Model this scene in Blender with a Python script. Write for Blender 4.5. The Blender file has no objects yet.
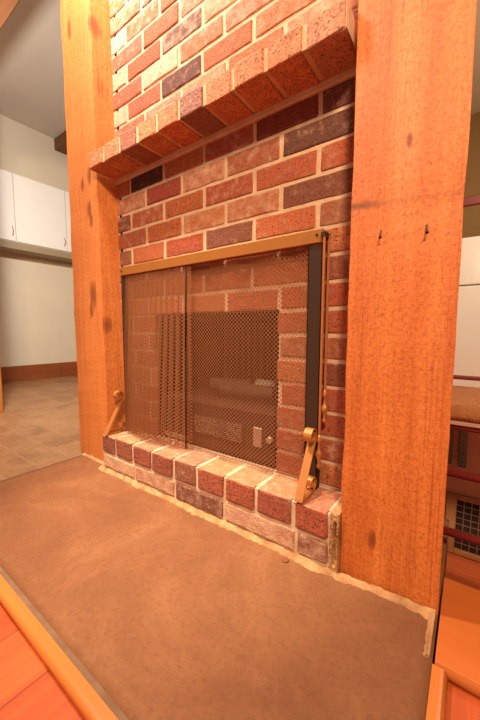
import bpy, bmesh, math, random
from mathutils import Vector, Matrix, noise as mnoise
random.seed(7)
S = bpy.context.scene
COL = S.collection
PI = math.pi
R_ = math.radians

# ------------------------------------------------------------------ materials
class NT:
    def __init__(s, name):
        s.m = bpy.data.materials.new(name); s.m.use_nodes = True
        s.t = s.m.node_tree; s.n = s.t.nodes; s.n.clear()
        s.out = s.n.new('ShaderNodeOutputMaterial')
        s.b = s.n.new('ShaderNodeBsdfPrincipled')
        s.l(s.b.outputs[0], s.out.inputs[0])
        s.co = None
    def l(s, a, b): s.t.links.new(a, b)
    def node(s, ty, **kw):
        n = s.n.new(ty)
        for k, v in kw.items():
            setattr(n, k, v)
        return n
    def coord(s, scale=(1, 1, 1), loc=(0, 0, 0), rot=(0, 0, 0), out='Object'):
        if s.co is None: s.co = s.n.new('ShaderNodeTexCoord')
        mp = s.n.new('ShaderNodeMapping')
        mp.inputs['Scale'].default_value = scale
        mp.inputs['Location'].default_value = loc
        mp.inputs['Rotation'].default_value = rot
        s.l(s.co.outputs[out], mp.inputs[0]); return mp.outputs[0]
    def noise(s, vec, scale=5, detail=4, rough=.55, dist=0):
        n = s.n.new('ShaderNodeTexNoise')
        n.inputs['Scale'].default_value = scale; n.inputs['Detail'].default_value = detail
        n.inputs['Roughness'].default_value = rough; n.inputs['Distortion'].default_value = dist
        s.l(vec, n.inputs['Vector']); return n.outputs['Fac']
    def ramp(s, fac, stops):
        n = s.n.new('ShaderNodeValToRGB'); e = n.color_ramp.elements
        while len(e) < len(stops): e.new(.5)
        for q, (p, c) in zip(e, stops):
            q.position = p
            q.color = (c[0], c[1], c[2], 1) if not isinstance(c, (int, float)) else (c, c, c, 1)
        s.l(fac, n.inputs[0]); return n.outputs[0]
    def mix(s, fac, a, b, mode='MIX'):
        n = s.n.new('ShaderNodeMix'); n.data_type = 'RGBA'; n.blend_type = mode
        for sock, v in ((n.inputs[0], fac), (n.inputs[6], a), (n.inputs[7], b)):
            if isinstance(v, (int, float)): sock.default_value = v
            elif isinstance(v, tuple): sock.default_value = (v[0], v[1], v[2], 1)
            else: s.l(v, sock)
        return n.outputs[2]
    def math(s, op, a, b=0.0, c=None):
        n = s.n.new('ShaderNodeMath'); n.operation = op
        for i, v in enumerate((a, b, c)):
            if v is None: continue
            if isinstance(v, (int, float)): n.inputs[i].default_value = v
            else: s.l(v, n.inputs[i])
        return n.outputs[0]
    def bump(s, h, strength=.3, dist=.005, prev=None):
        n = s.n.new('ShaderNodeBump'); n.inputs['Strength'].default_value = strength
        n.inputs['Distance'].default_value = dist; s.l(h, n.inputs['Height'])
        if prev: s.l(prev, n.inputs['Normal'])
        return n.outputs[0]
    def set(s, color=None, rough=.6, normal=None, metal=0, spec=None):
        for name, v in (('Base Color', color), ('Roughness', rough), ('Normal', normal), ('Metallic', metal), ('Specular IOR Level', spec)):
            if v is None: continue
            k = s.b.inputs[name]
            if isinstance(v, (int, float)): k.default_value = v
            elif isinstance(v, tuple): k.default_value = (v[0], v[1], v[2], 1)
            else: s.l(v, k)
        return s.m

def wood(name, light, dark, axis=2, scale=22, rough=.6, knots=(), stain=None, saw=.0, contrast=(.3, .72), strength=.25, stretch=.05, heart=None):
    k = NT(name)
    sc = [1, 1, 1]; sc[axis] = stretch
    v = k.coord(tuple(sc))
    # grain swirls round the knots
    n1 = k.noise(v, scale, 6, .6, .6)
    n2 = k.noise(v, scale * 5, 4, .6, 0)
    n3 = k.noise(k.coord((1, 1, 1)), 5, 3)
    f = k.math('ADD', k.math('MULTIPLY', n1, .7), k.math('MULTIPLY', n2, .3))
    col = k.ramp(f, [(contrast[0], dark), (contrast[1], light)])
    col = k.mix(k.math('MULTIPLY', n3, .35), col, tuple(c * .75 for c in dark))
    if heart:
        # a paler flame of grain: (x, z, halfwidth, halflength)
        for hx, hz, hw, hl, hc in heart:
            d = k.node('ShaderNodeVectorMath', operation='LENGTH')
            mp = k.coord((1 / hw, 0, 1 / hl), (-hx / hw, 0, -hz / hl)); k.l(mp, d.inputs[0])
            dd = k.math('ADD', d.outputs['Value'], k.math('MULTIPLY', k.math('SUBTRACT', n1, .5), 1.3))
            w = k.ramp(dd, [(.35, 1.0), (1.0, 0.0)])
            rings = k.math('FRACT', k.math('MULTIPLY', dd, 7.0))
            col = k.mix(k.math('MULTIPLY', w, .55), col, hc)
            col = k.mix(k.math('MULTIPLY', k.math('MULTIPLY', w, k.ramp(rings, [(.0, 1.0), (.3, 0.0)])), .6), col, dark)
    for (kx, ky, kz, r) in knots:
        mp = k.coord((1 / r, .35 / r, .42 / r), (-kx / r, -ky * .35 / r, -kz * .42 / r))
        d = k.node('ShaderNodeVectorMath', operation='LENGTH'); k.l(mp, d.inputs[0])
        dd = k.math('ADD', d.outputs['Value'], k.math('MULTIPLY', k.math('SUBTRACT', f, .5), 3.2))
        w = k.ramp(dd, [(.4, 1.0), (.75, .6), (1.5, 0.0)])
        col = k.mix(k.math('MULTIPLY', w, .88), col, (dark[0] * .33, dark[1] * .28, dark[2] * .3))
    if stain:
        z0, x1, sl = stain
        sep = k.node('ShaderNodeSeparateXYZ'); k.l(k.coord(), sep.inputs[0])
        zz = k.math('ADD', k.math('SUBTRACT', sep.outputs[2], z0), k.math('MULTIPLY', sep.outputs[0], sl))
        zz = k.math('ADD', zz, k.math('MULTIPLY', k.math('SUBTRACT', n3, .5), .012))
        band = k.ramp(k.math('ABSOLUTE', zz), [(.003, 1.0), (.0095, 0.0)])
        side = k.ramp(sep.outputs[0], [(x1, 1.0), (x1 + .045, .28)])
        col = k.mix(k.math('MULTIPLY', k.math('MULTIPLY', band, side), .75), col, (.07, .02, .008))
    nb = k.bump(n2, strength, .002)
    if saw:
        gt = k.noise(k.coord((1, 1, .7)), 150, 4, .8)
        col = k.mix(k.ramp(gt, [(.5, 0.0), (.66, .7)]), col, (dark[0] * .55, dark[1] * .4, dark[2] * .4))
        col = k.mix(k.ramp(gt, [(.28, .35), (.45, 0.0)]), col, (min(1, light[0] * 1.12), light[1] * 1.45, light[2] * 1.8))
        ln = k.noise(k.coord((1, 1, .012)), 260, 3, .6)
        wh = k.noise(k.coord((1, 1, .12)), 9, 3)
        col = k.mix(k.math('MULTIPLY', k.ramp(ln, [(.5, 0.0), (.66, .6)]), k.ramp(wh, [(.42, 0.0), (.62, 1.0)])), col, (dark[0] * .5, dark[1] * .36, dark[2] * .35))
        s2 = [3, 3, 3]; s2[axis] = 40
        nb = k.bump(k.noise(k.coord(tuple(s2)), 7, 4, .8, .5), saw * .5, .0018, nb)
        nb = k.bump(gt, saw, .0025, nb)
    return k.set(col, rough, nb)

def plain(name, c, rough=.5, metal=0, bump=0, bscale=80, vary=.12, spec=None):
    k = NT(name); v = k.coord()
    n = k.noise(v, bscale, 4)
    col = k.mix(k.math('MULTIPLY', n, vary * 2), c, tuple(x * .55 for x in c))
    return k.set(col, rough, k.bump(n, bump, .002) if bump else None, metal, spec)

M = {}
def brick_mat():
    k = NT('brick')
    a = k.node('ShaderNodeAttribute', attribute_name='tone'); v = k.coord()
    n1 = k.noise(v, 34, 5, .65); n2 = k.noise(v, 175, 4, .7); n3 = k.noise(v, 11, 3)
    col = k.mix(k.ramp(n1, [(.35, 0.0), (.7, .5)]), a.outputs['Color'], (.16, .045, .025))
    col = k.mix(k.ramp(n2, [(.51, 0.0), (.63, .85)]), col, (.07, .026, .018))
    # lime smear left by the pointing; its amount is the brick's own
    sm = k.math('ADD', k.math('MULTIPLY', n1, .75), k.math('MULTIPLY', n2, .35))
    sm = k.math('ADD', sm, k.math('MULTIPLY', k.math('SUBTRACT', a.outputs['Alpha'], .5), .62))
    col = k.mix(k.ramp(sm, [(.52, 0.0), (.82, .8)]), col, (.71, .455, .31))
    nb = k.bump(n2, .8, .004); nb = k.bump(n1, .6, .006, nb)
    return k.set(col, .85, nb, 0, .3)
M['brick'] = brick_mat()
def mortar_mat(name, c1, c2):
    k = NT(name); v = k.coord()
    n1 = k.noise(v, 25, 5); n2 = k.noise(v, 160, 4, .7)
    col = k.mix(k.ramp(n1, [(.35, 0.0), (.7, 1.0)]), c1, c2)
    col = k.mix(k.ramp(n2, [(.62, 0.0), (.8, .5)]), col, (.25, .13, .07))
    return k.set(col, .95, k.bump(n1, .5, .006, k.bump(n2, .5, .003)), 0, .2)
M['mortar'] = mortar_mat('mortar', (.62, .43, .29), (.50, .32, .20))
M['mortar_pale'] = mortar_mat('mortar_pale', (.50, .27, .125), (.26, .11, .045))

def slab_mat():
    k = NT('hearth_stone'); v = k.coord()
    n1 = k.noise(v, 3.2, 8, .7, .5); n2 = k.noise(v, 95, 6, .8); n3 = k.noise(v, 240, 2); n4 = k.noise(k.coord((1, 1, 1), (3, 7, 1)), 14, 8, .75, .4)
    col = k.ramp(n1, [(.3, (.145, .050, .018)), (.5, (.19, .070, .025)), (.72, (.26, .108, .042))])
    col = k.mix(k.ramp(n4, [(.55, 0.0), (.78, .3)]), col, (.37, .175, .08))
    col = k.mix(k.ramp(n2, [(.5, 0.0), (.7, .6)]), col, (.10, .032, .010))
    col = k.mix(k.ramp(n3, [(.72, 0.0), (.80, .5)]), col, (.62, .42, .26))
    return k.set(col, .72, k.bump(n1, .25, .012, k.bump(n2, .3, .002)), 0, .35)
M['slab'] = slab_mat()
M['filler'] = mortar_mat('filler', (.20, .115, .07), (.15, .08, .045))

def planks(name, a, b, width, along=1, length=1.3):
    k = NT(name)
    v = k.coord(rot=(0, 0, PI / 2) if along == 1 else (0, 0, 0))
    br = k.node('ShaderNodeTexBrick'); k.l(v, br.inputs['Vector'])
    br.inputs['Scale'].default_value = 1; br.inputs['Brick Width'].default_value = length; br.inputs['Row Height'].default_value = width
    br.inputs['Mortar Size'].default_value = .0016; br.inputs['Mortar Smooth'].default_value = .3
    br.inputs['Color1'].default_value = (*a, 1); br.inputs['Color2'].default_value = (*b, 1); br.inputs['Mortar'].default_value = (a[0] * .25, a[1] * .2, a[2] * .2, 1)
    br.offset = .37
    sc = (1, .05, 1) if along == 1 else (.05, 1, 1)
    n = k.noise(k.coord(sc), 38, 5, .6, .5); n3 = k.noise(k.coord(), 4, 3)
    col = k.mix(k.ramp(n, [(.35, 0.0), (.72, .6)]), br.outputs['Color'], (a[0] * .55, a[1] * .42, a[2] * .4))
    col = k.mix(k.ramp(n3, [(.4, 0.0), (.7, .3)]), col, b)
    return k.set(col, .5, k.bump(n, .08, .001), 0, .3)
M['floor_wood'] = planks('floor_planks', (.40, .062, .016), (.52, .105, .024), .127, 1)
M['floor_wood_back'] = planks('floor_planks_back', (.62, .14, .05), (.72, .2, .07), .10, 0)

def tile_mat():
    k = NT('paver_floor'); v = k.coord()
    br = k.node('ShaderNodeTexBrick'); k.l(v, br.inputs['Vector'])
    br.inputs['Scale'].default_value = 1; br.inputs['Brick Width'].default_value = .3; br.inputs['Row Height'].default_value = .15
    br.inputs['Mortar Size'].default_value = .004; br.inputs['Mortar Smooth'].default_value = .6
    br.inputs['Color1'].default_value = (.36, .17, .07, 1); br.inputs['Color2'].default_value = (.25, .11, .045, 1); br.inputs['Mortar'].default_value = (.36, .21, .11, 1)
    n = k.noise(v, 6, 5, .65); n2 = k.noise(k.coord((1, 3, 1)), 16, 4)
    col = k.mix(k.ramp(n, [(.4, 0.0), (.7, .75)]), br.outputs['Color'], (.44, .235, .11))
    col = k.mix(k.ramp(n2, [(.5, 0.0), (.75, .5)]), col, (.20, .10, .055))
    return k.set(col, .4, k.bump(n, .1, .004), 0, .4)
M['tile'] = tile_mat()

def plaster(name, c):
    k = NT(name); v = k.coord(); n = k.noise(v, 2.2, 4); n2 = k.noise(v, 90, 3)
    col = k.mix(k.ramp(n, [(.35, 0.0), (.75, .25)]), c, tuple(x * .72 for x in c))
    return k.set(col, .85, k.bump(n2, .08, .002), 0, .2)
M['wall'] = plaster('wall_plaster', (.72, .63, .49))
M['wall_brown'] = plaster('wall_tan', (.25, .145, .055))
M['ceiling'] = plaster('ceiling_plaster', (.62, .55, .47))
M['white'] = plain('white_paint', (.86, .84, .80), .35, 0, 0, 10, .02)
M['enamel'] = plain('white_enamel', (.80, .78, .74), .18, 0, 0, 6, .03)
M['underside'] = plain('cabinet_underside', (.34, .26, .16), .6)

PL, PD = (.80, .34, .085), (.60, .20, .035)
# knots are given in each post's own coordinates (x from its right face, z from the hearth)
M['post_left'] = wood('post_wood_left', (.74, .265, .068), (.56, .155, .028), 2, 20, .6,
    knots=[(-.027, 0, 1.703, .020), (-.174, 0, 1.754, .016), (-.07, 0, 1.175, .022), (-.125, 0, 1.15, .014), (-.08, 0, 1.045, .018), (-.069, 0, 1.0, .015), (-.077, 0, .705, .026), (-.09, 0, .645, .02), (0, .07, 1.50, .028), (0, .025, .583, .018), (0, .03, 1.25, .02)],
    saw=.45)
M['post_right'] = wood('post_wood_right', (.74, .225, .045), (.52, .115, .017), 2, 20, .6,
    knots=[(.106, 0, .921, .006), (.072, 0, .107, .012)], stain=(.822, .03, .09), saw=.6, contrast=(.38, .66), heart=[(.098, .98, .035, .36, (.74, .27, .085))])
M['beam'] = wood('beam_wood', (.19, .072, .026), (.13, .046, .015), 0, 18, .6)
M['jamb'] = wood('jamb_wood', (.62, .24, .06), (.45, .14, .03), 2, 18, .6)
M['base'] = wood('baseboard_wood', (.36, .10, .024), (.22, .05, .013), 1, 18, .5)
M['nosing_x'] = wood('nosing_wood_front', (.60, .19, .036), (.48, .13, .022), 0, 30, .35, strength=.08)
M['nosing_y'] = wood('nosing_wood_side', (.60, .19, .036), (.48, .13, .022), 1, 30, .35, strength=.08)
M['step'] = wood('step_wood', (.58, .16, .032), (.48, .115, .022), 0, 14, .32, strength=.06)
M['brass'] = plain('aged_brass', (.53, .20, .055), .42, .45, .12, 60, .22)
M['rail_brass'] = plain('brushed_brass', (.47, .175, .038), .42, .6, .1, 50, .15)
M['black'] = plain('black_iron', (.045, .021, .012), .6, .0, .15, 120, .12, .15)
M['bronze'] = plain('bronze_rod', (.46, .155, .05), .38, .35, 0, 60, .2)
M['iron'] = plain('firebox_iron', (.055, .022, .012), .7, .0, .2, 60, .12, .2)
M['soot'] = plain('firebox_soot', (.016, .008, .006), .9, 0, .2, 40, .12, .1)
M['log'] = wood('charred_log', (.30, .20, .14), (.08, .05, .04), 0, 25, .9)
M['ash'] = plain('ash', (.62, .56, .52), .95, 0, .5, 60, .3)
M['plate'] = plain('steel_plate', (.42, .27, .20), .5, .3)
M['maroon'] = plain('maroon_lacquer', (.17, .018, .016), .28, 0, 0, 30)
M['copper'] = plain('copper', (.42, .16, .07), .45, .7, .2, 300)
M['nail'] = plain('nail_iron', (.05, .03, .025), .5, .6)
M['grey_metal'] = plain('grey_metal', (.22, .19, .15), .4, .5)
M['panel'] = wood('panel_wood', (.80, .37, .23), (.70, .29, .17), 0, 10, .5)
M['vent_frame'] = wood('vent_frame_wood', (.55, .26, .11), (.42, .19, .075), 0, 14, .5)
M['vent_dark'] = plain('vent_dark', (.03, .012, .01), .9)
M['vent_bar'] = plain('vent_bar', (.34, .20, .13), .5, .3)
M['dark_gap'] = plain('dark_gap', (.02, .015, .012), .9)

def rush_mat():
    k = NT('woven_rush')
    v = k.coord((1, 1, 1)); w = k.node('ShaderNodeTexWave', wave_type='BANDS', bands_direction='DIAGONAL')
    k.l(v, w.inputs['Vector']); w.inputs['Scale'].default_value = 120; w.inputs['Distortion'].default_value = 3; w.inputs['Detail'].default_value = 3; w.inputs['Detail Scale'].default_value = 2
    n = k.noise(v, 60, 4)
    col = k.ramp(k.math('ADD', k.math('MULTIPLY', w.outputs['Fac'], .6), k.math('MULTIPLY', n, .4)), [(.2, (.20, .05, .012)), (.55, (.46, .16, .04)), (.85, (.66, .29, .09))])
    return k.set(col, .7, k.bump(w.outputs['Fac'], .6, .004))
M['rush'] = rush_mat()

def mesh_mat():
    k = NT('wire_mesh')
    uv = k.node('ShaderNodeUVMap'); sep = k.node('ShaderNodeSeparateXYZ'); k.l(uv.outputs[0], sep.inputs[0])
    P = .0125
    a = k.math('FRACT', k.math('DIVIDE', k.math('ADD', sep.outputs[0], sep.outputs[1]), P))
    b = k.math('FRACT', k.math('DIVIDE', k.math('SUBTRACT', sep.outputs[0], sep.outputs[1]), P))
    w = .205
    wire = k.math('MAXIMUM', k.math('LESS_THAN', a, w), k.math('LESS_THAN', b, w))
    tr = k.node('ShaderNodeBsdfTransparent'); mx = k.node('ShaderNodeMixShader')
    k.set((.30, .105, .04), .5, None, .2, .3)
    k.l(wire, mx.inputs[0]); k.l(tr.outputs[0], mx.inputs[1]); k.l(k.b.outputs[0], mx.inputs[2]); k.l(mx.outputs[0], k.out.inputs[0])
    return k.m
M['mesh'] = mesh_mat()

# ------------------------------------------------------------------ mesh tools
class MB:
    def __init__(s):
        s.bm = bmesh.new(); s.tone = None
    def box(s, x0, x1, y0, y1, z0, z1, bev=0, seg=1):
        t = bmesh.new(); bmesh.ops.create_cube(t, size=1)
        for v in t.verts:
            v.co = Vector(((x0 + x1) / 2 + v.co.x * (x1 - x0), (y0 + y1) / 2 + v.co.y * (y1 - y0), (z0 + z1) / 2 + v.co.z * (z1 - z0)))
        if bev: bmesh.ops.bevel(t, geom=t.edges[:], offset=bev, segments=seg, affect='EDGES', profile=.6)
        s.join(t); return s
    def join(s, t):
        me = bpy.data.meshes.new('tmp'); t.to_mesh(me); t.free(); s.bm.from_mesh(me); bpy.data.meshes.remove(me)
    def brick(s, x0, x1, y0, y1, z0, z1, tone, bev=.004, jit=.0012, top=None):
        """one brick with worn arrises; tone = (r,g,b,smear)"""
        t = bmesh.new(); lay = t.loops.layers.float_color.new('tone')
        nx = max(1, int((x1 - x0) / .03))
        bmesh.ops.create_cube(t, size=1)
        for v in t.verts:
            v.co = Vector(((x0 + x1) / 2 + v.co.x * (x1 - x0), (y0 + y1) / 2 + v.co.y * (y1 - y0), (z0 + z1) / 2 + v.co.z * (z1 - z0)))
        if nx > 1:
            ed = [e for e in t.edges if abs(e.verts[0].co.x - e.verts[1].co.x) > 1e-5]
            bmesh.ops.subdivide_edges(t, edges=ed, cuts=nx - 1, use_grid_fill=True)
        sharp = [e for e in t.edges if len(e.link_faces) == 2 and e.calc_face_angle(0) > .5]
        bmesh.ops.bevel(t, geom=sharp, offset=bev, segments=2, affect='EDGES', profile=.55)
        for v in t.verts:
            v.co += Vector((random.uniform(-jit, jit), random.uniform(-jit, jit) * .5, random.uniform(-jit, jit) * .8))
        t.normal_update()
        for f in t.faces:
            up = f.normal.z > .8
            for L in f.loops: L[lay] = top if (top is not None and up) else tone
        if s.bm.loops.layers.float_color.get('tone') is None: s.bm.loops.layers.float_color.new('tone')
        s.join(t)
    def cyl(s, a, b, r, r2=None, n=12, smooth=True):
        a, b = Vector(a), Vector(b); r2 = r if r2 is None else r2
        d = b - a; q = d.to_track_quat('Z', 'Y').to_matrix().to_4x4(); q.translation = (a + b) / 2
        t = bmesh.new(); bmesh.ops.create_cone(t, cap_ends=True, segments=n, radius1=r, radius2=r2, depth=d.length, matrix=q)
        if smooth:
            for f in t.faces:
                if len(f.verts) == 4: f.smooth = True
        s.join(t); return s
    def lathe(s, c, prof, n=14):
        """prof: (radius, z) about a vertical axis through c"""
        t = bmesh.new(); rings = []
        for r, z in prof:
            rings.append([t.verts.new((c[0] + r * math.cos(2 * PI * i / n), c[1] + r * math.sin(2 * PI * i / n), c[2] + z)) for i in range(n)])
        for A, B in zip(rings, rings[1:]):
            for i in range(n):
                f = t.faces.new((A[i], A[(i + 1) % n], B[(i + 1) % n], B[i])); f.smooth = True
        t.faces.new(rings[0][::-1]); t.faces.new(rings[-1]); s.join(t); return s
    def tube(s, pts, r, n=8):
        for a, b in zip(pts, pts[1:]): s.cyl(a, b, r, None, n)
        for p in pts[1:-1]:
            t = bmesh.new(); bmesh.ops.create_uvsphere(t, u_segments=n, v_segments=6, radius=r, matrix=Matrix.Translation(p)); s.join(t)
        return s
    def ribbon(s, prof, x0, x1, th):
        """flat bar following a (y,z) path, x0..x1 wide"""
        t = bmesh.new(); n = len(prof); secs = []
        for i, (y, z) in enumerate(prof):
            p = Vector(prof[max(0, i - 1)]); q = Vector(prof[min(n - 1, i + 1)]); d = (q - p).normalized(); nn = Vector((-d.y, d.x)) * th / 2
            secs.append([t.verts.new((x, y + sg * nn.x, z + sg * nn.y)) for x, sg in ((x0, -1), (x1, -1), (x1, 1), (x0, 1))])
        for A, B in zip(secs, secs[1:]):
            for i in range(4): t.faces.new((A[i], A[(i + 1) % 4], B[(i + 1) % 4], B[i]))
        t.faces.new(secs[0][::-1]); t.faces.new(secs[-1])
        bmesh.ops.recalc_face_normals(t, faces=t.faces[:]); s.join(t); return s
    def build(s, name, mat, parent=None, origin=None):
        """link as ONE object. Geometry was given in world coordinates."""
        me = bpy.data.meshes.new(name)
        off = Vector((0, 0, 0)); p = parent
        while p is not None: off += p.location; p = p.parent
        o = Vector(origin) if origin is not None else Vector((0, 0, 0))
        if parent is None: bmesh.ops.translate(s.bm, verts=s.bm.verts[:], vec=-o)
        else: bmesh.ops.translate(s.bm, verts=s.bm.verts[:], vec=-off)
        s.bm.to_mesh(me); s.bm.free()
        ob = bpy.data.objects.new(name, me)
        ob.data.materials.append(M[mat])
        COL.objects.link(ob)
        if parent is None: ob.location = o
        else: ob.parent = parent
        return ob
def tag(o, label=None, cat=None, group=None, kind=None):
    if label: o['label'] = label
    if cat: o['category'] = cat
    if group: o['group'] = group
    if kind: o['kind'] = kind
    return o
def thing(name, loc, label, cat, group=None):
    o = bpy.data.objects.new(name, None); COL.objects.link(o); o.location = loc; o.empty_display_size = .05
    return tag(o, label, cat, group)
def struct(name, mb, mat, label=None, cat=None):
    return tag(mb.build(name, mat), label, cat, None, 'structure')

# ------------------------------------------------------------------ measures
W = .969           # clear width between the posts
ZL = .1447         # top of the raised brick curb
H = .0677          # one brick course
YP = -.0971        # front of the posts
YC = -.117         # front of curb and corbel
XR = 1.1667        # right face of the right post
YS = -.567         # front edge of hearth slab
CEIL = 3.24
ZF = -.02          # wooden floor in front
ZB = -.12          # paver floor on the left
ZK = -.22          # floor of the room on the right

# ------------------------------------------------------------------ setting
struct('floor_front', MB().box(-4.0, 3.2, -3.6, YS - .004, ZF - .1, ZF).box(XR + .010, 3.2, YS - .001, -.2, ZF - .1, ZF), 'floor_wood', 'reddish pine plank floor in front of the hearth', 'floor')
struct('floor_left', MB().box(-4.2, -.213, YS + .002, 5.2, ZB - .1, ZB), 'tile', 'brown brick paver floor left of the hearth', 'floor')
struct('floor_right', MB().box(1.02, 3.2, .036, 5.2, ZK - .1, ZK), 'floor_wood_back', 'red plank floor behind the right post', 'floor')
struct('wall_left', MB().box(-3.84, -3.72, -3.6, 5.2, -.3, CEIL), 'wall', 'cream plaster wall behind the white cabinets', 'wall')
struct('wall_middle', MB().box(.30, .90, .52, 5.2, -.3, CEIL), 'wall', 'plaster wall running back from the chimney', 'wall')
struct('wall_back', MB().box(.9, 3.2, 4.3, 4.42, -.3, CEIL).box(-3.84, .3, 5.2, 5.3, -.3, CEIL), 'wall_brown', 'tan wall of the room behind', 'wall')
struct('wall_right', MB().box(3.2, 3.3, -3.6, 5.2, -.3, CEIL), 'wall', 'plaster wall on the right', 'wall')
struct('ceiling', MB().box(-3.84, 3.3, -3.6, 5.3, CEIL, CEIL + .1), 'ceiling', 'grey beige plaster ceiling', 'ceiling')
struct('baseboard_left', MB().box(-3.72, -3.695, -3.0, 1.42, ZB, .083, .003).box(-3.72, -3.694, 1.424, 5.2, ZB, .083, .003), 'base', 'dark reddish wooden baseboard along the cream wall', 'baseboard')
bb = MB().box(-3.72, -.3, 1.485, 1.64, 3.09, CEIL, .006)
tag(bb.build('ceiling_beam', 'beam', None, (-3.72, 1.56, 3.09)), 'brown wooden ceiling beam meeting the cream wall behind the left post', 'beam')
hb = MB().box(-2.1, -.214, -.09, .153, 2.6, 2.88, .008)
tag(hb.build('header_beam', 'beam', None, (-1.2, .03, 2.6)), 'dark brown header beam in the upper left corner, in front of the ceiling', 'beam')
jb = MB().box(-2.09, -1.94, .0, .146, ZB, 2.6, .005)
tag(jb.build('timber_jamb', 'jamb', None, (-2.0, .07, ZB)), 'orange wooden jamb at the left edge, standing on the paver floor', 'post')

# ------------------------------------------------------------------ wall cabinet on the left
XC = -3.42
cab = thing('wall_cabinet', (-3.57, 1.1, 1.62), 'long white wall cabinet with brass pulls, hung on the cream wall', 'cabinet')
MB().box(-3.718, XC - .022, .18, 2.1, 1.64, 2.46).build('body', 'white', cab)
MB().box(-3.718, XC + .004, .18, 2.1, 1.555, 1.638, .003).build('light_rail', 'underside', cab)['label'] = 'tan strip under the white doors'
for i, (a, b) in enumerate(((.20, .838), (.846, 1.452), (1.460, 2.08))):
    dr = MB().box(XC - .02, XC, a, b, 1.65, 2.455, .004, 2).build('door', 'white', cab)
    hy = b - .035
    hd = MB(); pts = []
    for t in range(9):
        q = t / 8; pts.append(Vector((XC + .028 * math.sin(PI * q) + .001, hy, 1.71 + .115 * q)))
    hd.tube(pts, .004).build('handle', 'brass', dr)['label'] = 'brass bow handle'

# ------------------------------------------------------------------ hearth slab, nosing, step
def slab():
    t = bmesh.new()
    nx, ny = 60, 40
    xs = [-.2065 + (XR + .2065) * i / nx for i in range(nx + 1)]; ys = [YS + .007 + (.30 - YS - .007) * j / ny for j in range(ny + 1)]
    g = [[t.verts.new((x, y, .0018 * mnoise.noise((x * 6, y * 6, 1)) + .0012 * mnoise.noise((x * 21, y * 21, 4)))) for y in ys] for x in xs]
    for i in range(nx):
        for j in range(ny):
            f = t.faces.new((g[i][j], g[i + 1][j], g[i + 1][j + 1], g[i][j + 1])); f.smooth = True
    r = bmesh.ops.extrude_face_region(t, geom=t.faces[:])
    for e in r['geom']:
        if isinstance(e, bmesh.types.BMVert): e.co.z = -.13
    bmesh.ops.recalc_face_normals(t, faces=t.faces[:])
    m = MB(); m.join(t); return m
slab_ob = slab().build('hearth_slab', 'slab', None, (0, 0, 0))
MB().box(-.2065, XR, YS - .0035, YS + .008, -.10, -.0025).build('edge_filler', 'filler', slab_ob)['label'] = 'grey filler along the front edge'
tag(slab_ob, 'broad brown stone hearth slab in front of the brick fireplace', 'hearth')

def nosing_profile(w, h):
    p = [(0, 0)]
    for i in range(9):
        a = PI / 2 - PI * i / 8
        p.append((w - h / 2 + h / 2 * math.cos(a), -h / 2 + h / 2 * math.sin(a)))
    p.append((0, -h)); return p
def extrude_profile(prof, place, a, b):
    t = bmesh.new(); A = [t.verts.new(place(u, v, a)) for u, v in prof]; B = [t.verts.new(place(u, v, b)) for u, v in prof]
    n = len(prof)
    for i in range(n):
        f = t.faces.new((A[i], A[(i + 1) % n], B[(i + 1) % n], B[i])); f.smooth = 2 <= i <= 8
    t.faces.new(A[::-1]); t.faces.new(B); bmesh.ops.recalc_face_normals(t, faces=t.faces[:])
    m = MB(); m.join(t); return m
pr = nosing_profile(.0235, .022)
tag(extrude_profile(pr, lambda u, v, s: (s, YS - .004 - u, v + .002), -.2065, XR + .034).build('nosing_strip', 'nosing_x', None, (0, YS, 0)), 'rounded orange wooden nosing strip along the front edge of the stone hearth', 'trim')
tag(extrude_profile(pr, lambda u, v, s: (XR + .0008 + u, s, v + .002), YS - .003, -.212).build('nosing_strip', 'nosing_y', None, (XR, -.3, 0)), 'short rounded wooden nosing strip along the right edge of the stone hearth', 'trim')
st = extrude_profile([(-.225, 0)] + nosing_profile(.012, .024)[1:-1] + [(-.225, -.024)], lambda u, v, s: (s, -.2 - u, v + .002), XR + .004, 2.2)
st.box(XR + .02, 2.2, -.19, .022, ZK - .02, -.024)
tag(st.build('step_board', 'step', None, (1.5, -.1, 0)), 'smooth orange step board with rounded front edge right of the right post', 'step')

# ------------------------------------------------------------------ timber posts
def post(x0, x1, y0, y1, z1, seed, skew=0, lean=0):
    t = bmesh.new(); n = 90; rings = []
    for i in range(n + 1):
        z = z1 * i / n
        c = []
        for j, (x, y) in enumerate(((x0, y0), (x1, y0), (x1, y1), (x0, y1))):
            sk = skew if j == 2 else 0
            d = .0022 * mnoise.noise((seed + j * 7, z * 7, 0)) + .0011 * mnoise.noise((seed + j * 7, z * 40, 3))
            c.append((x - sk + (lean * z if x == x1 else 0) + (d if x == x0 else -d), y + (d if y == y0 else 0)))
        b = .0006; ring = []
        for j in range(4):
            P = Vector(c[j]); A = (Vector(c[j - 1]) - P).normalized(); B = (Vector(c[(j + 1) % 4]) - P).normalized()
            ring.append(t.verts.new((*(P + A * b), z))); ring.append(t.verts.new((*(P + B * b), z)))
        rings.append(ring)
    for A, B in zip(rings, rings[1:]):
        for i in range(8): t.faces.new((A[i], A[(i + 1) % 8], B[(i + 1) % 8], B[i]))
    t.faces.new(rings[0][::-1]); t.faces.new(rings[-1]); bmesh.ops.recalc_face_normals(t, faces=t.faces[:])
    m = MB(); m.join(t); return m
YPL = -.084
lp = thing('timber_post', (0, YPL, 0), 'knotty orange timber post left of the fireplace, showing its front and right side', 'post')
post(-.236, -.004, YPL, .088, CEIL, 3, 0, -.0125).build('shaft', 'post_left', lp)
rp = thing('timber_post', (W, YP, 0), 'wide rough-sawn orange timber post right of the fireplace, with nails and a dark stain band', 'post')
post(W + .001, XR, YP, .088, CEIL, 11, .022).build('shaft', 'post_right', rp)
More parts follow.
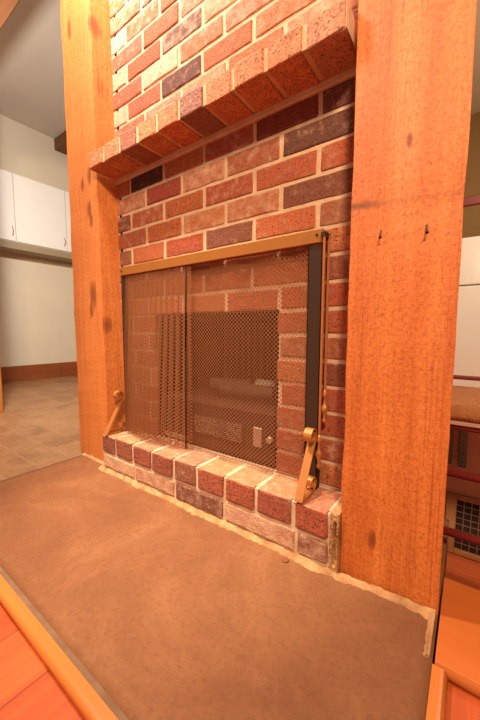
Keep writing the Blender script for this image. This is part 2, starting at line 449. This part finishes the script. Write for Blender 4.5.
for (x, z, dx) in ((1.029, .763, .003), (1.109, .758, .004)):
    nl = MB().cyl((x, YP + .006, z + .008), (x + dx, YP - .011, z - .014), .0017, .0013, 8)
    nl.cyl((x + dx, YP - .0112, z - .0142), (x + dx + .0003, YP - .0128, z - .0160), .003, .003, 8).build('nail', 'nail', rp)['label'] = 'dark bent nail'

# ------------------------------------------------------------------ brick fireplace
fp = thing('fireplace', (W / 2, 0, 0), 'red brick fireplace with corbelled ledge and raised curb between two timber posts', 'fireplace')
PAL = [(.48, .125, .048), (.52, .145, .055), (.43, .105, .044), (.55, .18, .07), (.50, .155, .06), (.40, .085, .04)]
DARK = (.135, .056, .040); BLACK = (.045, .025, .02); PURP = (.22, .078, .048); BROWN = (.27, .10, .055)
OP0, OP1, OPT = .205, .741, ZL + 7 * H    # the fire opening
A = [.073 + .195 * i for i in range(5)]; B = [.168 + .1925 * i for i in range(4)]
over = {(14, 1): (*BLACK, .3), (14, 3): (.40, .08, .045, .5), (14, 4): (.22, .045, .03, .3), (14, 5): (.15, .05, .04, .4),
        (13, 0): (.42, .13, .06, .6), (13, 1): (.33, .055, .04, .35), (13, 2): (.42, .12, .055, .62), (13, 3): (.36, .10, .05, .5), (13, 4): (*DARK, .42),
        (12, 0): (.22, .07, .045, .5), (12, 1): (.42, .10, .045, .5), (12, 3): (.40, .085, .04, .48), (12, 4): (.46, .11, .05, .42), (12, 5): (.48, .11, .045, .45),
        (11, 0): (.40, .10, .05, .45), (11, 3): (.46, .14, .055, .58), (11, 4): (*PURP, .38), (10, 0): (*BROWN, .4), (10, 3): (*PURP, .35), (10, 5): (.36, .12, .06, .5),
        (8, 5): (.30, .085, .05, .45), (4, 5): (.26, .07, .045, .4), (5, 5): (.24, .07, .045, .4), (9, 5): (.46, .10, .045, .4), (7, 4): (.46, .10, .045, .4), (6, 5): (.46, .11, .045, .4), (3, 4): (.46, .10, .045, .4), (2, 5): (.44, .1, .045, .4),
        (17, 0): (.44, .12, .06, .5), (17, 1): (.33, .14, .09, .6), (18, 0): (.5, .2, .13, .85), (18, 1): (.50, .12, .06, .4), (19, 0): (.46, .12, .06, .4), (19, 1): (.5, .2, .12, .85), (20, 0): (.5, .2, .12, .8), (21, 0): (.5, .12, .06, .45), (22, 0): (.48, .2, .12, .9)}
wall = MB(); k = 0
mort = MB()
zmax = CEIL
g = .0048; gv = .0062
while ZL + k * H < zmax - .02:
    z0, z1 = ZL + k * H, min(ZL + (k + 1) * H, zmax)
    js = [-.004 - .0125 * (z0 + .03)] + (A if k % 2 == 0 else B) + [W]
    ph = random.uniform(-.006, .006) if not 10 <= k <= 14 else 0
    for i, (a, b) in enumerate(zip(js, js[1:])):
        a = a + (ph if i else 0); b = b + (ph if b < W else 0)
        segs = [(a, b)]
        if z0 < OPT - .01:
            segs = []
            if a < OP0 - .03: segs.append((a, min(b, OP0)))
            if b > OP1 + .03: segs.append((max(a, OP1), b))
        for (p, q) in segs:
            tone = over.get((k, i))
            if tone is None or (z0 < OPT - .01 and (k, i) not in over):
                c = random.choice(PAL); f = random.uniform(.85, 1.12)
                if random.random() < .10 and k > 14: c = random.choice((PURP, BROWN, DARK))
                sm = random.uniform(.25, .62)
                if k > 15: sm = random.uniform(.3, .7)
                if k < 10: sm = random.uniform(.25, .5)
                tone = (c[0] * f, c[1] * f, c[2] * f, sm)
            L = p + (gv if p > 0 else .0005); R = q - (gv if q < W else .001)
            if p == OP1: L = p
            if q == OP0: R = q
            yo = random.uniform(-.0014, .0010)
            wall.brick(L, R, yo, .09, z0 + g + random.uniform(-.001, .001), z1 - g + random.uniform(-.001, .001), tone)
    k += 1
for i in range(48):
    za, zb = ZL + (zmax - ZL) * i / 48, ZL + (zmax - ZL) * (i + 1) / 48
    mort.box(-.010 - .0125 * za, .01, .0028, .085, za, zb)
mort.box(-.004, OP0 - .004, .0028, .52, ZL, zmax).box(OP1 + .004, W - .0005, .0028, .52, ZL, zmax).box(OP0 - .004, OP1 + .004, .0028, .52, OPT + .004, zmax)
mort.box(.0005, W - .0005, .004, .52, 0, ZL)
mort.build('mortar_core', 'mortar', fp)
wall.build('brickwork', 'brick', fp)
# corbelled ledge of flat headers
cb = MB(); ZC0, ZC1 = 1.165, 1.222
hj = [-.012, .083] + [.181 + .0972 * i for i in range(8)] + [.957]
ctone = {0: (0.708, 0.26, 0.117, 0.3), 1: (0.634, 0.247, 0.117, 0.35), 2: (0.366, 0.13, 0.078, 0.4), 3: (0.671, 0.247, 0.104, 0.3), 4: (0.695, 0.221, 0.098, 0.3), 5: (0.317, 0.13, 0.098, 0.4), 6: (0.683, 0.234, 0.104, 0.35), 7: (0.708, 0.247, 0.111, 0.3), 8: (0.695, 0.247, 0.117, 0.35), 9: (0.634, 0.273, 0.156, 0.4)}
for i, (a, b) in enumerate(zip(hj, hj[1:])):
    if b - a < .03: continue
    c = ctone.get(i, (.52, .16, .07, .3))
    cb.brick(a + (.006 if i else 0), b - .006, YC + random.uniform(-.0015, .0015), .0, ZC0 + random.uniform(-.001, .001), ZC1, c, .004, .0012)
cl = cb.build('corbel_ledge', 'brick', fp); cl['label'] = 'projecting ledge of brick headers'
cm = MB().box(.006, .953, YC + .005, .002, ZC0 + .004, ZC1 - .003)
cm.box(-.016, W - .002, -.010, .003, ZC0 - .016, ZC0 + .004, .003).build('joint', 'mortar', cl)
# raised curb: headers over a stretcher course
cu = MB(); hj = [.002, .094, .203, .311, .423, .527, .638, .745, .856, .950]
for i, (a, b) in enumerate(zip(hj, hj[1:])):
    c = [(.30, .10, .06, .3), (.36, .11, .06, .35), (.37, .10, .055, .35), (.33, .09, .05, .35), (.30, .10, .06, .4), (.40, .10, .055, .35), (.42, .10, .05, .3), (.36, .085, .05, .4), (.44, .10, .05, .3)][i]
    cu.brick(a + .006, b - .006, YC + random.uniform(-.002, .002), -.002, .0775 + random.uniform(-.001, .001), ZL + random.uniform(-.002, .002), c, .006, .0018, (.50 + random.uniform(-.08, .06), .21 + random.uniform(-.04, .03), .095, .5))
for i, (a, b) in enumerate(zip([.002, .213, .427, .634, .865], [.213, .427, .634, .865, .950])):
    c = [(.50, .20, .10, .8), (.50, .18, .09, .7), (.22, .075, .045, .5), (.48, .17, .09, .72), (.28, .09, .05, .6)][i]
    cu.brick(a + .005, b - .005, YC + .001, -.004, .014, .067, c, .005, .0018)
cub = cu.build('curb', 'brick', fp); cub['label'] = 'raised curb of brick headers over one stretcher course'
MB().box(.003, .949, YC + .006, .0, .0, ZL - .006).box(.004, .949, -.1, .0, ZL - .01, ZL - .003).build('joint', 'mortar', cub)
def rubble(pts, w, h, seed, n=120, thick=.03, extra=0.0):
    """a ragged trowelled strip of mortar following pts on the slab, leaning on what stands behind"""
    t = bmesh.new(); rnd = random.Random(seed); rows = []
    P = [Vector(p) for p in pts]; tot = [0]
    for a, b in zip(P, P[1:]): tot.append(tot[-1] + (b - a).length)
    for i in range(n + 1):
        s = tot[-1] * i / n; j = 0
        while j < len(P) - 2 and s > tot[j + 1]: j += 1
        f = (s - tot[j]) / (tot[j + 1] - tot[j]); c = P[j].lerp(P[j + 1], f); d = (P[j + 1] - P[j]).normalized(); nrm = Vector((d.y, -d.x, 0))
        ww = w * (1 + .5 * mnoise.noise((s * 18, seed, 0)) + .6 * mnoise.noise((s * 75, seed, 5)) + extra * max(0, mnoise.noise((s * 8, seed, 9))))
        hh = h * (1 + .5 * mnoise.noise((s * 25, seed, 2)) + .35 * mnoise.noise((s * 90, seed, 3)))
        prof = [(-thick, hh), (0, hh), (ww * .35, hh * .62 + rnd.uniform(-.001, .001)), (ww * .7, hh * .3 + rnd.uniform(-.001, .001)), (ww, -.001), (-thick, -.001)]
        rows.append([t.verts.new(c + nrm * u + Vector((0, 0, v))) for u, v in prof])
    for R0, R1 in zip(rows, rows[1:]):
        for q in range(6): t.faces.new((R0[q], R0[(q + 1) % 6], R1[(q + 1) % 6], R1[q]))
    t.faces.new(rows[0][::-1]); t.faces.new(rows[-1]); bmesh.ops.recalc_face_normals(t, faces=t.faces[:]); return t
mb = MB(); mb.join(rubble([(-.012, YC, 0), (.955, YC, 0)], .013, .009, 5, 160, .01))
mb.build('mortar_bed', 'mortar_pale', fp)['label'] = 'pale ragged mortar along the foot of the brickwork'
mb = MB(); mb.join(rubble([(-.205, YPL - .0005, 0), (-.002, YPL - .0005, 0)], .011, .008, 8, 50, 0, 2.0))
mb.join(rubble([(.955, YP - .016, 0), (XR - .004, YP - .0005, 0)], .014, .010, 12, 80, 0, .8))
mb.join(rubble([(XR - .008, YP + .02, 0), (XR - .008, -.205, 0)], .007, .007, 21, 40, .004, 1.2))
mb.build('mortar_edge', 'mortar_pale', slab_ob)['label'] = 'cracked pale mortar at the foot of the posts'
vm = MB(); t = bmesh.new(); rows = []
for i in range(41):
    z = .004 + .140 * i / 40; row = []
    for j in range(7):
        x = .9492 + (W - .0002 - .9492) * j / 6
        d = .004 * mnoise.noise((j * .9, z * 60, 2)) + .0025 * mnoise.noise((j * 2.3, z * 190, 7)) + (.007 if j in (3, 4) and .02 < z < .125 else 0)
        row.append(t.verts.new((x, YP - .013 + d - .006 * (1 - i / 40), z)))
    row = [t.verts.new((.9492, -.004, z))] + row + [t.verts.new((W - .0002, -.004, z))]
    rows.append(row)
for R0, R1 in zip(rows, rows[1:]):
    for q in range(9): t.faces.new((R0[q], R0[(q + 1) % 9], R1[(q + 1) % 9], R1[q]))
t.faces.new(rows[0][::-1]); t.faces.new(rows[-1]); bmesh.ops.recalc_face_normals(t, faces=t.faces[:]); vm.join(t)
vm.build('side_joint', 'mortar_pale', fp)

# ------------------------------------------------------------------ fire insert behind the screen
ins = thing('fireplace_insert', ((OP0 + OP1) / 2, .02, ZL), 'dark metal fire insert set in the brick opening, seen through the mesh', 'fireplace insert')
x0, x1 = OP0 + .001, OP1 - .001
ln = MB().box(x0, x0 + .012, .012, .42, ZL, OPT).box(x1 - .012, x1, .012, .42, ZL, OPT).box(x0, x1, .012, .42, OPT - .012, OPT).box(x0, x1, .41, .42, ZL, OPT).box(x0, x1, .012, .42, ZL + .001, ZL + .008)
ln.build('firebox', 'soot', ins)
bk = MB(); n = 15
for i in range(n):
    cx = x0 + .03 + (x1 - x0 - .06) * i / (n - 1)
    bk.cyl((cx, .402, .30), (cx, .402, OPT - .02), .012, None, 10)
bk.build('ribbed_back', 'iron', ins)
PT = .305
pn = MB().box(x0 + .012, x1 - .012, .016, .028, ZL + .008, PT, .003)
pn.box(x0 + .012, x1 - .012, .014, .12, PT - .004, PT + .004, .002).build('lower_panel', 'iron', ins)
sl = MB().lathe((.258, .0135, .215), [(.0001, -.034), (.009, -.028), (.012, -.015), (.012, .015), (.009, .028), (.0001, .034)], 12).build('latch_slot', 'dark_gap', ins)
gr = MB().box(.395, .615, .011, .017, .198, .262, .002)
gp = gr.build('grille', 'iron', ins)
dots = MB(); rr = random.Random(3)
for i in range(34):
    for j in range(9):
        cx_, cz_ = .401 + i * .0062 + rr.uniform(-.0012, .0012), .2035 + j * .0066 + rr.uniform(-.001, .001); rd = rr.uniform(.0011, .0021)
        dots.cyl((cx_, .0116, cz_), (cx_, .0092, cz_), rd, None, 6)
dots.build('perforation', 'plate', gp)
MB().box(.652, .683, .010, .017, .200, .262, .002).build('switch_plate', 'plate', ins)
MB().cyl((.712, .017, .232), (.712, .004, .232), .011, .009, 12).build('knob', 'plate', ins)
MB().box(.24, .36, .010, .016, .153, .172, .002).build('name_plate', 'plate', ins)
MB().box(x0 + .02, x1 - .02, .125, .38, .29, .304).build('grate', 'iron', ins)
for (a, b, r, lab) in (((.40, .17, .334), (.62, .20, .336), .024, 'charred log lying in front on the grate'), ((.50, .275, .340), (.70, .25, .342), .028, 'pale ashy log lying behind the charred one on the grate'), ((.27, .25, .332), (.44, .31, .334), .022, 'small charred log at the left on the grate')):
    m = MB(); av, bv = Vector(a), Vector(b); N = 10
    for i in range(N):
        p, q = av.lerp(bv, i / N), av.lerp(bv, (i + 1) / N)
        m.cyl(p, q + (q - p) * .02, r * (1 + .12 * mnoise.noise((i * .7, r * 100, 0))), r * (1 + .12 * mnoise.noise(((i + 1) * .7, r * 100, 0))), 12)
    tag(m.build('log', 'ash' if 'pale' in lab else 'log', None, ((a[0] + b[0]) / 2, a[1], a[2] - r)), lab + ' behind the fire screen', 'log', 'logs on the grate')

# ------------------------------------------------------------------ fire screen
fs = thing('fire_screen', (.46, -.03, ZL), 'brass-topped fire screen with black side posts and hanging mesh curtains', 'fire screen')
ZR0, ZR1 = .778, .811
rail = MB().box(.040, .883, -.036, -.012, ZR0, ZR1, .0015).build('top_rail', 'rail_brass', fs)
for x in (.053, .868): MB().cyl((x, -.0345, .797), (x, -.0385, .797), .0042, .003, 10).build('rivet', 'black', rail)
for (a, b) in ((.042, .062), (.845, .882)):
    f = MB().box(a, b, -.032, -.029, ZL + .002, ZR0, .0008).box(a, a + .003, -.032, -.012, ZL + .002, ZR0, .0008).box(b - .003, b, -.032, -.012, ZL + .002, ZR0, .0008)
    f.build('side_post', 'black', fs)
FT = []
def spiral(c, r0, r1, a0, a1, n): return [(c[0] + (r0 + (r1 - r0) * i / n) * math.cos(a0 + (a1 - a0) * i / n), c[1] + (r0 + (r1 - r0) * i / n) * math.sin(a0 + (a1 - a0) * i / n)) for i in range(n + 1)]
top = spiral((-.058, .293), .009, .022, PI * 1.9 + 0.0, -PI * .18 + 0, 20)
top = spiral((-.060, .297), .008, .021, PI * 2.6 + .2, -.35, 24)
low = spiral((-.052, .1705), .020, .008, -PI / 2 - .1, PI * 1.6, 22)
FT = top + [(-.119, .1525)] + [(-.1205, .1495), (-.117, .1487), (-.09, .1492)] + low
for x in (.028, .862):
    MB().ribbon(FT, x, x + .021, .0032).build('scroll_foot', 'brass', fs)
# pull rods with turned handles beside the right post
for (x, y, zb) in ((.8935, -.020, .322), (.8905, -.0425, .208)):
    rod = MB().box(x - .003, x + .003, y - .0025, y + .0025, zb + .05, .796, .001)
    ro = rod.build('pull_rod', 'bronze', fs)
    h = .085
    pf = [(.0005, 0), (.0045, .004), (.006, .010), (.003, .016), (.0045, .026), (.0075, .033), (.009, .040), (.0075, .046), (.004, .052), (.0035, .070), (.0065, .074), (.006, .079), (.0045, .085), (.003, .09)]
    MB().lathe((x, y, zb), pf).build('turned_handle', 'brass', ro)
MB().box(.882, .894, -.046, -.008, .787, .800, .001).build('rod_bracket', 'black', fs)
def curtain(xa, xb, y, folds, amp, seed, flare, fold=.35):
    """a hanging mesh curtain: wavy sheet, u = length along the cloth"""
    t = bmesh.new(); uvl = t.loops.layers.uv.new('UVMap'); nx, nz = 220, 24; z1, z0 = ZR0 + .006, ZL + .012
    def pos(i, j):
        s = i / nx; q = j / nz; x = xa + (xb - xa) * s
        ph = folds(s)
        a = amp * (.55 + .45 * q)
        return Vector((x + fold * a * math.cos(ph), y - flare(s) * q + a * math.sin(ph) + .002 * mnoise.noise((s * 9, q * 2, seed)), z1 + (z0 - z1) * q - .004 * mnoise.noise((s * 14, 3, seed)) * q))
    P = [[pos(i, j) for j in range(nz + 1)] for i in range(nx + 1)]
    U = [0]
    for i in range(nx): U.append(U[-1] + (P[i + 1][0] - P[i][0]).length)
    V = [[t.verts.new(p) for p in r] for r in P]
    for i in range(nx):
        for j in range(nz):
            f = t.faces.new((V[i][j], V[i][j + 1], V[i + 1][j + 1], V[i + 1][j])); f.smooth = True
            for L, (a, b) in zip(f.loops, ((i, j), (i, j + 1), (i + 1, j + 1), (i + 1, j))): L[uvl].uv = (U[a], P[a][b].z)
    m = MB(); m.bm.loops.layers.uv.new('UVMap'); m.join(t); return m
curtain(.058, .415, -.024, lambda s: 2 * PI * 13 * s ** .9, .012, 2, lambda s: .012 + .03 * math.sin(PI * min(1, s * 1.05)), 1.5).build('mesh_curtain', 'mesh', fs)['label'] = 'left mesh curtain with close folds'
curtain(.398, .846, -.016, lambda s: 2 * PI * (1.5 * s + 3.5 * s * s * .35), .006, 5, lambda s: .012).build('mesh_curtain', 'mesh', fs)['label'] = 'right mesh curtain, nearly flat'
MB().tube([Vector((.409, -.031, ZR0 + .004)), Vector((.412, -.042, .5)), Vector((.418, -.052, ZL + .014))], .0022, 6).build('curtain_hem', 'soot', fs)
MB().cyl((.044, -.0205, ZR0 + .008), (.879, -.0205, ZR0 + .008), .003, None, 8).build('curtain_rod', 'black', fs)

# ------------------------------------------------------------------ coin
cn = MB().cyl((.851, -.141, .0012), (.851, -.141, .0034), .0085, None, 24); cn.cyl((.851, -.141, .0034), (.851, -.141, .0040), .0062, .0058, 20)
tag(cn.build('coin', 'copper', None, (.851, -.141, .0012)), 'small copper coin lying on the stone hearth beside the brick curb', 'coin')

# ------------------------------------------------------------------ right background: chair, vent cabinet, refrigerator
ch = thing('dining_chair', (1.36, .30, ZK), 'tall maroon chair with a woven rush seat, partly hidden behind the right post', 'chair')
cx0, cx1, cy0, cy1, sz = 1.09, 1.56, .125, .45, .39
t = bmesh.new(); nx, ny = 28, 20; g_ = []
for i in range(nx + 1):
    r_ = []
    for j in range(ny + 1):
        u, v = i / nx, j / ny; a, b = abs(2 * u - 1), abs(2 * v - 1)
        r_.append(t.verts.new((cx0 + (cx1 - cx0) * u, cy0 + (cy1 - cy0) * v, sz - .008 * (1 - max(a, b)) - .018 * max(0, max(a, b) - .82) / .18 * max(a, b) + .0015 * math.sin((j if a < b else i) * 3.1))))
    g_.append(r_)
for i in range(nx):
    for j in range(ny): t.faces.new((g_[i][j], g_[i + 1][j], g_[i + 1][j + 1], g_[i][j + 1])).smooth = True
m = MB(); m.join(t)
for (a, b) in (((cx0, cy0, sz - .026), (cx1, cy0, sz - .026)), ((cx0, cy1, sz - .026), (cx1, cy1, sz - .026)), ((cx0, cy0, sz - .026), (cx0, cy1, sz - .026)), ((cx1, cy0, sz - .026), (cx1, cy1, sz - .026))):
    m.cyl(a, b, .020, None, 14)
m.build('seat', 'rush', ch)['label'] = 'woven rush seat'
for (x, y) in ((cx0 + .012, cy0 + .012), (cx1 - .012, cy0 + .012)):
    MB().cyl((x, y, ZK), (x, y, sz - .005), .015, .019, 14).build('leg', 'maroon', ch)
for x in (cx0 + .012, cx1 - .012):
    MB().cyl((x, cy1 + .0, ZK), (x, cy1 + .005, sz + .02), .015, .018, 14).cyl((x, cy1 + .005, sz + .01), (x, cy1 + .03, 1.0), .018, .012, 14).build('leg', 'maroon', ch)
for z, r in ((.325, .0065), (.208, .0105), (.052, .0105)):
    MB().cyl((cx0 + .012, cy0 + .012, z), (cx1 - .012, cy0 + .012, z - .001), r, None, 12).build('stretcher', 'maroon', ch)
for x in (cx0 + .012, cx1 - .012):
    MB().cyl((x, cy0 + .012, .13), (x, cy1, .13), .010, None, 12).build('stretcher', 'maroon', ch)
for z0, z1 in ((.404, .418), (.958, .988)):
    MB().box(cx0 + .012, cx1 - .012, cy1 + .004 + (z0 - .4) * .04, cy1 + .018 + (z0 - .4) * .04, z0, z1, .004, 2).build('back_rail', 'maroon', ch)

vc = thing('vent_cabinet', (1.5, .6, ZK), 'low pinkish brown cabinet with a grid vent, standing behind the rush-seat chair', 'cabinet')
MB().box(1.06, 2.2, .505, .80, ZK, .235, .003).build('body', 'panel', vc)
fr = MB().box(1.150, 1.180, .49, .505, -.215, .0, .002).box(1.180, 1.62, .49, .505, -.215, -.196, .002).box(1.180, 1.62, .49, .505, -.018, .0, .002).box(1.59, 1.62, .49, .505, -.215, .0, .002)
vf = fr.build('vent', 'vent_frame', vc)
MB().box(1.178, 1.592, .500, .5045, -.198, -.016).build('opening', 'vent_dark', vf)
for i in range(1, 20): MB().box(1.18 + i * .0212 - .0012, 1.18 + i * .0212 + .0012, .493, .497, -.197, -.017).build('bar', 'vent_bar', vf)
for i in range(1, 8): MB().box(1.18, 1.59, .497, .500, -.197 + i * .0225 - .001, -.197 + i * .0225 + .001).build('bar', 'vent_bar', vf)
br = MB().box(1.100, 1.158, .494, .5045, .10, .226, .002).box(1.176, 1.199, .488, .5045, .10, .228, .002)
brk = br.build('metal_bracket', 'grey_metal', vc)
for i in range(4): MB().cyl((1.188, .4885, .12 + i * .03), (1.188, .486, .12 + i * .03), .0022, None, 8).build('screw', 'nail', brk)

rf = thing('refrigerator', (1.5, 3.8, ZK), 'glossy white two-door refrigerator beyond the rush-seat chair', 'refrigerator')
rx0, rx1, ry = .985, 1.75, 3.45
MB().box(rx0, rx1, ry + .06, 4.15, ZK + .07, 1.555, .01, 2).build('body', 'enamel', rf)
MB().box(rx0 + .01, rx1 - .01, ry + .07, 4.1, ZK, ZK + .07).build('kick_plate', 'dark_gap', rf)
MB().box(rx0, rx1, ry, ry + .055, 1.057, 1.555, .014, 3).build('freezer_door', 'enamel', rf)
MB().box(rx0, rx1, ry, ry + .055, ZK + .08, 1.045, .014, 3).build('refrigerator_door', 'enamel', rf)

# ------------------------------------------------------------------ lights
def area(name, loc, target, size, power, color, sy=None):
    d = bpy.data.lights.new(name, 'AREA'); d.shape = 'DISK'; d.size = size; d.energy = power; d.color = color
    o = bpy.data.objects.new(name, d); COL.objects.link(o); o.location = loc
    o.rotation_euler = (Vector(target) - Vector(loc)).to_track_quat('-Z', 'Y').to_euler(); return o
area('lamp_key', (1.75, -1.6, 2.15), (.3, 0, .7), .35, 64, (1, .74, .47))
area('lamp_wall', (.12, -.42, 2.3), (.3, -.05, .9), .16, 34, (1, .89, .78))
sp = bpy.data.lights.new('fill_spot_hearth', 'SPOT'); sp.energy = 640; sp.color = (1, .80, .58); sp.spot_size = R_(27); sp.spot_blend = 1.0; sp.shadow_soft_size = .06  # unseen spot, added to brighten the slab and curb near the wall
so = bpy.data.objects.new('fill_spot_hearth', sp); COL.objects.link(so); so.location = (.25, -.95, 3.15); so.rotation_euler = (Vector((.38, -.09, 0)) - so.location).to_track_quat('-Z', 'Y').to_euler()
area('fill_left_room', (-1.0, -.2, 2.1), (-3.4, 1.2, .9), .12, 56, (1, .93, .82))  # added light for the left wall, placed so the jamb shades its edge
area('lamp_kitchen', (2.3, 2.2, 3.1), (1.5, 2.5, 0), .5, 40, (1, .86, .68))
w = bpy.data.worlds.new('world'); S.world = w; w.use_nodes = True
w.node_tree.nodes['Background'].inputs[0].default_value = (1, .78, .56, 1)
w.node_tree.nodes['Background'].inputs[1].default_value = .38

# ------------------------------------------------------------------ camera
cd = bpy.data.cameras.new('camera'); co = bpy.data.objects.new('camera', cd); COL.objects.link(co)
fw = Vector((-0.58648731, 0.80466051, -0.09248835)); rt = Vector((0.80800359, 0.58917356, 0.00217164)); up = Vector((-0.05623913, 0.07345728, 0.9957114))
mat = Matrix((rt, up, -fw)).transposed().to_4x4(); mat.translation = (1.19138, -.79922, .56261)
co.matrix_world = mat
cd.sensor_fit = 'VERTICAL'; cd.sensor_height = 36; cd.lens = 318.04 / 720 * 36; cd.clip_start = .01
S.camera = co
S.view_settings.view_transform = 'Standard'; S.view_settings.look = 'None'; S.view_settings.exposure = .3; S.view_settings.gamma = 1
